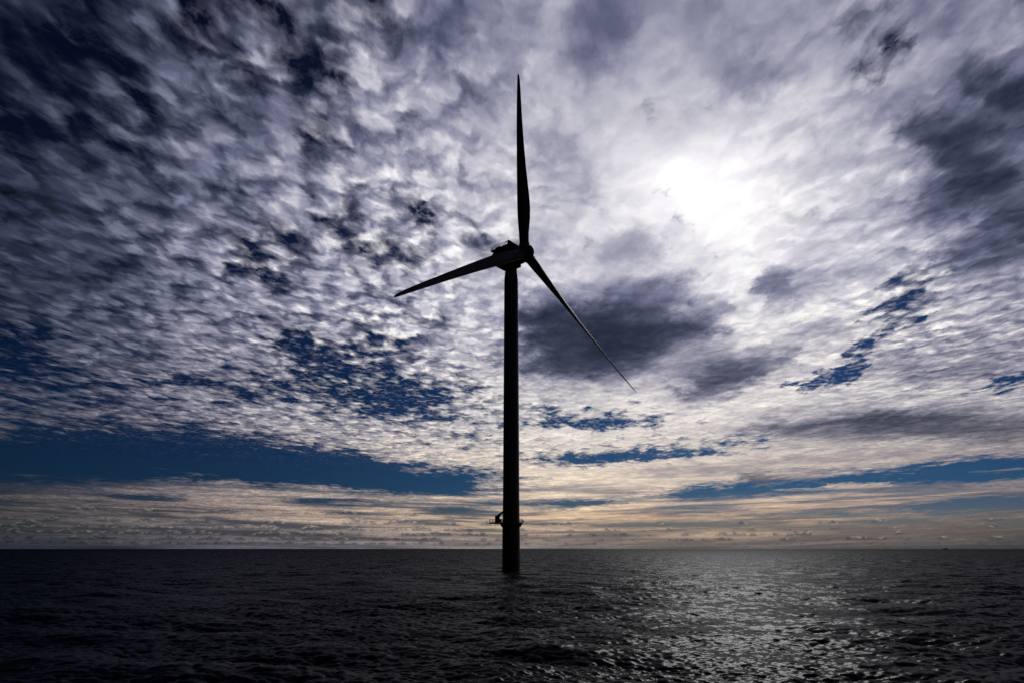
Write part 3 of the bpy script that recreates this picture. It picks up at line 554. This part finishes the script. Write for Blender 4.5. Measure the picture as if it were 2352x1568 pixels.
    # wavelets too small for the mesh where they stand: a random slope for each wave length
    for sc, amp, d0, d1 in ((.05, .30, 700, 2500), (.16, .36, 350, 1200), (.45, .36, 200, 600), (1.1, .34, 110, 330), (3.0, .30, 60, 170), (6.0, .10, -1, 0), (15.0, .06, -1, 0)):
        c = N.v('SUBTRACT', N.noise(N.v('ADD', N.v('MULTIPLY', flat, (.6, 1, 1)), (sc * 71, sc * 37, 0)), sc, 1.5, .5, out=1), (.5, .5, .5))
        c = N.v('SCALE', N.v('MULTIPLY', c, (.8, 1.15, 0)), scale=m('MULTIPLY', N.step(dist, d0, d1), amp * 2.2))
        slope = c if slope is None else N.v('ADD', slope, c)
    patch = N.step(N.noise(N.v('MULTIPLY', flat, (.55, 1.0, 1.0)), .018, 4, .6), .35, .68, .55, 1.25)
    slope = N.v('SCALE', slope, scale=patch)
    nrm = N.v('NORMALIZE', N.v('ADD', pos.outputs['Normal'], slope))
    b.inputs['Base Color'].default_value = (.0016, .0028, .0085, 1)
    N.put(b.inputs['Roughness'], N.step(m('LOGARITHM', dist, 10.0), 1.4, 3.5, .14, .50, kind='LINEAR'))   # waves too small to see act as roughness
    b.inputs['IOR'].default_value = 1.033
    b.inputs['Specular IOR Level'].default_value = .5
    N.put(b.inputs['Normal'], nrm)
    me.materials.append(k)
    o = bpy.data.objects.new('sea', me)
    C.objects.link(o)
    o['kind'] = 'structure'
    return o

build_sea()

# ------------------------------------------------------------------ wind turbine
TX, TY = TOWER_FOOT
HUB_Z, PSI, TILT, ROTOR = 106.0, .921, .094, 76.39
turbine = bpy.data.objects.new('wind_turbine', None)
C.objects.link(turbine)
turbine.location = (TX, TY, 0)
turbine['label'] = 'tall three-bladed offshore wind turbine standing alone in the sea, dark against the bright cloud'
turbine['category'] = 'wind turbine'

bm = bmesh.new()
lathe(bm, [(-6, 2.82), (5, 2.80), (13.35, 2.76)], 72)
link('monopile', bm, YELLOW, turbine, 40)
bm = bmesh.new()
lathe(bm, [(13.352, 2.74), (14.5, 2.70), (20.1, 2.66)], 72)
tp = link('transition_piece', bm, YELLOW, turbine, 40)
bm = bmesh.new()
prof = [(20.102, 2.66)]
for i in range(1, 24):
    z = 20.1 + (96.2 - 20.1) * i / 24
    prof.append((z, 2.64 - .19 * i / 24))
prof += [(96.2, 2.45), (97.2, 2.43), (98.6, 2.32), (100.4, 2.14), (102.3, 2.02)]
lathe(bm, prof, 72)
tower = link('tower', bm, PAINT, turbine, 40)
for z, rr in ((20.25, 2.70), (45.0, 2.62), (71.0, 2.55)):
    bm = bmesh.new()
    lathe(bm, [(z - .07, rr), (z + .07, rr)], 72)
    link('flange', bm, PAINT, tower, 40)

# service platform round the transition piece
bm = bmesh.new()
lathe(bm, [(13.36, 2.78), (13.36, 2.95), (14.42, 3.60), (14.42, 2.76)], 48, cap=False)
plat = link('service_platform', bm, YELLOW, turbine, 40)
bm = bmesh.new()
lathe(bm, [(14.43, 2.75), (14.43, 3.75), (14.70, 3.75), (14.70, 2.75)], 64, cap=False)
link('deck', bm, STEEL, plat, 40)
bm = bmesh.new()
box(bm, (-6.85, -2.0, 14.425), (-3.02, 2.0, 14.705))
link('laydown_deck', bm, STEEL, plat)
bm = bmesh.new()
a0 = math.asin(2.0 / 3.68)
pts = [(3.68 * math.cos(a), 3.68 * math.sin(a)) for a in np.linspace(math.pi + a0, 3 * math.pi - a0, 34)]
pts = [(-6.8, 1.94), (-6.8, 0), (-6.8, -1.94), (-5.8, -1.94), (-4.8, -1.94), (-3.9, -1.94)] + pts + [(-3.9, 1.94), (-4.8, 1.94), (-5.8, 1.94), (-6.8, 1.94)]
for z, rr in ((15.84, .04), (15.28, .028), (14.78, .05)):
    tube(bm, [(x, y, z) for x, y in pts], rr, 6)
for x, y in pts[:-1]:
    bar(bm, (x, y, 14.70), (x, y, 15.88), .036, 6)
link('guard_rail', bm, STEEL, plat)
bm = bmesh.new()                               # plates on the rail behind the crane
box(bm, (-5.1, -2.05, 14.72), (-2.95, -1.99, 15.80))
link('rail_panel', bm, DARK, plat)
bm = bmesh.new()
box(bm, (-5.1, -1.2, 14.71), (-3.9, .1, 16.95))
link('switch_cabinet', bm, DARK, plat)
bm = bmesh.new()
lathe(bm, [(14.71, .42), (16.4, .38), (16.42, .5), (16.9, .5)], 20, axis=lambda s, a, b: (a - 4.1, b - 1.5, s))
link('crane_pedestal', bm, YELLOW, plat, 40)
bm = bmesh.new()
prism(bm, [(-4.75, 16.3), (-4.55, 16.95), (-2.55, 18.35), (-2.25, 18.35), (-2.3, 17.75), (-3.1, 17.25), (-3.55, 16.45), (-3.6, 15.6), (-4.4, 15.6)], -1.78, -1.25, lambda s, w, h: (s, w, h))
link('crane_boom', bm, YELLOW, plat)
bm = bmesh.new()
lathe(bm, [(15.1, .10), (15.2, .17), (15.42, .17), (15.5, .08)], 12, axis=lambda s, a, b: (a + 3.92, b - .4, s))
bar(bm, (3.66, -.4, 15.28), (3.95, -.4, 15.28), .04)
link('marine_lantern', bm, DARK, plat, 40)
bm = bmesh.new()                               # boat landing on the far side
for sx in (-.55, .55):
    tube(bm, [(sx + .4, 3.9, 13.0), (sx + .4, 3.9, -4)], .2, 10)
    for z in (1.5, 6.0, 10.5):
        bar(bm, (sx + .4, 2.6, z), (sx + .4, 3.9, z), .1)
link('boat_landing', bm, YELLOW, turbine)

# --- head of the turbine: local frame with s = distance behind the hub, w = across, h = above the rotor axis
n_ax = Vector((math.sin(PSI) * math.cos(TILT), -math.cos(PSI) * math.cos(TILT), math.sin(TILT)))
side = Vector((math.cos(PSI), math.sin(PSI), 0))
upv = side.cross(n_ax)
if upv.z < 0:
    upv = -upv
hub_c = Vector((math.sin(PSI) * 6.1, -math.cos(PSI) * 6.1, HUB_Z))
def F(s, w, h):
    return hub_c - n_ax * s + side * w + upv * h

# generator drum and the housing behind it
bm = bmesh.new()
n = 64
loops = []
def section(s, rw, top, bot, sq):
    out = []
    for i in range(n):
        a = 2 * math.pi * i / n
        c, d = math.cos(a), math.sin(a)
        e = 2 / sq
        out.append(F(s, rw * math.copysign(abs(c) ** e, c), (top if d > 0 else bot) * math.copysign(abs(d) ** e, d)))
    return out
for s, rw, top, bot, sq in ((3.75, 3.0, 3.0, 3.0, 2.0), (4.0, 3.1, 3.5, 3.1, 2.1), (5.0, 3.1, 4.0, 3.15, 2.7), (8.0, 3.1, 4.1, 3.15, 2.9), (9.8, 3.05, 4.1, 2.6, 2.9), (11.6, 3.0, 4.1, 1.7, 2.9), (12.75, 2.9, 4.05, 1.0, 2.9)):
    loops.append(section(s, rw, top, bot, sq))
rings(bm, loops)
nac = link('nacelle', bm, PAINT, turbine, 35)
bm = bmesh.new()
lathe(bm, [(1.85, 2.9), (1.95, 3.3), (3.65, 3.3), (3.74, 2.9)], 64, axis=lambda s, a, b: F(s, a, b))
link('generator', bm, PAINT, nac, 35)
bm = bmesh.new()                               # bedplate hull under the housing, carrying the yaw bearing
keel = [(3.6, -2.5), (3.5, -3.45), (3.9, -3.75), (9.2, -3.75), (9.9, -3.5), (11.0, -2.6), (12.2, -1.4)]
prism(bm, keel, -2.0, 2.0, F)
link('bedplate', bm, PAINT, nac)
bm = bmesh.new()                               # flat service deck on the roof
box(bm, (4.0, -3.0, 4.0), (12.8, 3.0, 4.35), F)
deck = link('roof_deck', bm, DARK, nac)
bm = bmesh.new()
c4 = [(5.3, -2.9), (12.7, -2.9), (12.7, 2.9), (5.3, 2.9)]
for z, rr in ((5.55, .075), (4.98, .045)):
    tube(bm, [F(s, w, z) for s, w in c4], rr, 6)
for k in range(12):
    s = 5.3 + (12.7 - 5.3) * k / 11
    for w in (-2.9, 2.9):
        bar(bm, F(s, w, 4.3), F(s, w, 5.56), .06, 6)
for k in range(1, 7):
    w = -2.9 + 5.8 * k / 7
    bar(bm, F(12.7, w, 4.3), F(12.7, w, 5.56), .06, 6)
bar(bm, F(7.4, -2.9, 4.4), F(5.3, -2.9, 5.45), .08, 6)
link('guard_rail', bm, STEEL, nac)
bm = bmesh.new()
box(bm, (9.0, -2.3, 4.35), (11.0, .3, 5.2), F)
box(bm, (9.4, -1.8, 5.2), (10.0, -.6, 5.45), F)
link('roof_hatch', bm, DARK, nac)
bm = bmesh.new()
prism(bm, [(2.6, 3.42), (2.6, 3.75), (4.7, 5.9), (5.15, 5.9), (5.35, 5.65), (5.35, 3.42)], -2.6, 2.6, F)
link('cooler', bm, DARK, nac)
bm = bmesh.new()
bar(bm, F(5.2, -2.2, 5.9), F(5.2, -2.2, 6.95), .05, 6)
lathe(bm, [(-.12, .05), (0, .12), (.12, .05)], 8, axis=lambda s, a, b: F(5.2 + a, -2.2 + b, 6.95 + s))
bar(bm, F(5.7, -1.9, 5.9), F(5.3, -1.9, 5.7), .06, 6)
bar(bm, F(5.7, -1.9, 5.6), F(5.7, -1.9, 6.2), .06, 6)
link('weather_mast', bm, STEEL, nac)

# hub
bm = bmesh.new()
prof = [(1.83, 2.8)]
for i in range(0, 19):
    a = math.pi * .5 * i / 18
    prof.append((1.2 - 4.6 * math.sin(a), max(3.2 * math.cos(a) ** .9, .02)))
lathe(bm, prof, 64, axis=lambda s, a, b: F(s, a, b))
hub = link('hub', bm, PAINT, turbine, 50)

# blades
SPAN = [  # r, chord, thickness ratio, twist (deg), position of the pitch axis along the chord
    (2.2, 3.4, 1.0, 0, .5), (4.5, 3.4, 1.0, 0, .5), (7.0, 3.5, .93, 12, .48), (10, 3.95, .72, 17, .44), (14, 4.5, .55, 16, .39), (18, 4.7, .44, 14, .36),
    (22, 4.6, .38, 12, .34), (28, 4.15, .33, 9.5, .33), (35, 3.6, .30, 7, .32), (43, 3.05, .28, 5, .31), (51, 2.55, .28, 3.2, .30), (59, 2.1, .28, 1.8, .30),
    (66, 1.7, .30, .7, .29), (71, 1.35, .30, 0, .29), (74.2, 1.05, .30, -.5, .30), (75.8, .7, .24, -.8, .33), (ROTOR, .3, .25, -1, .4)]
PITCH = R(-30)
def blade(theta):
    cr, st = math.cos(theta), math.sin(theta)
    s0 = upv * cr + side * st                   # along the span
    t0 = side * cr - upv * st                   # in the rotor plane, across the span
    bm = bmesh.new()
    rr = [q[0] for q in SPAN]
    loops = []
    K = 48
    for r in list(np.arange(2.2, 20, .6)) + list(np.arange(20, 73, .8)) + [73.2, 74.2, 75.1, 75.8, 76.15, ROTOR]:
        ch, th, tw, ax = (float(np.interp(r, rr, [q[k] for q in SPAN])) for k in (1, 2, 3, 4))
        b = PITCH - R(tw)
        cx = t0 * math.cos(b) - n_ax * math.sin(b)       # chord direction
        nx = n_ax * math.cos(b) + t0 * math.sin(b)       # flatwise normal
        u = r / ROTOR
        c0 = hub_c + s0 * r + n_ax * (.6 * u + 3.1 * u ** 2.2) - Vector((0, 0, 1.37)) * abs(st) * u ** 2
        round_ = max(0.0, min(1.0, (th - .36) / .6))
        lp = []
        for i in range(K):
            a = 2 * math.pi * i / K
            x = .5 + .5 * math.cos(a)
            yc = .5 * math.sin(a) * th
            foil = 5 * th * (.2969 * math.sqrt(x) - .126 * x - .3516 * x * x + .2843 * x ** 3 - .1036 * x ** 4)
            camb = .10 * x * (1 - x)
            yf = camb + (foil if math.sin(a) >= 0 else -foil)
            y = yc * round_ + yf * (1 - round_)
            lp.append(c0 + cx * ((x - ax) * ch) + nx * (y * ch))
        loops.append(lp)
    rings(bm, loops)
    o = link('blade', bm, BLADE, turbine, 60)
    bm = bmesh.new()
    u0 = s0
    a1 = n_ax
    lathe(bm, [(2.3, 1.8), (2.35, 1.93), (3.3, 1.93), (3.35, 1.75)], 48, axis=lambda s, a, b_: hub_c + u0 * s + a1 * a + t0 * b_)
    link('root_collar', bm, PAINT, o, 40)
    return o
for kk in range(3):
    blade(.012 + kk * 2 * math.pi / 3)

# ------------------------------------------------------------------ far ship on the horizon
SD = 9800.0
sa = R(31.25)
ship = bpy.data.objects.new('ship', None)
C.objects.link(ship)
ship.location = (SD * math.sin(sa), SD * math.cos(sa), 0)
ship.scale = (2.05, 2.05, 2.05)
ship.rotation_euler = (0, 0, -sa + R(8))
ship['label'] = 'tiny dark vessel with a raised wheelhouse, far off on the horizon'
ship['category'] = 'ship'
bm = bmesh.new()
st = []
for x, hw, top in ((-13.5, 3.4, 4.3), (-8, 3.7, 4.2), (0, 3.7, 4.2), (7, 3.3, 4.6), (11, 1.9, 5.2), (13.8, .15, 5.8)):
    st.append([(x, -hw, top), (x, -hw * .9, .5), (x, 0, -1), (x, hw * .9, .5), (x, hw, top)])
rings(bm, st)
link('hull', bm, HULL, ship)
bm = bmesh.new()
prism(bm, [(-1.5, 4.1), (-1.5, 7.6), (3.8, 7.6), (5.6, 6.4), (7.2, 4.3)], -2.7, 2.7, lambda s, w, h: (s, w, h))
prism(bm, [(.2, 7.61), (.2, 9.6), (3.0, 9.6), (3.7, 7.61)], -2.0, 2.0, lambda s, w, h: (s, w, h))
link('wheelhouse', bm, WHITE, ship)
bm = bmesh.new()
bar(bm, (1.2, 0, 9.6), (1.2, 0, 12.2), .18)
bar(bm, (.2, 0, 10.9), (2.2, 0, 10.9), .1)
link('mast', bm, HULL, ship)
bm = bmesh.new()
box(bm, (-11.5, -2.4, 4.21), (-4.5, 2.4, 5.4))
link('deck_cargo', bm, HULL, ship)
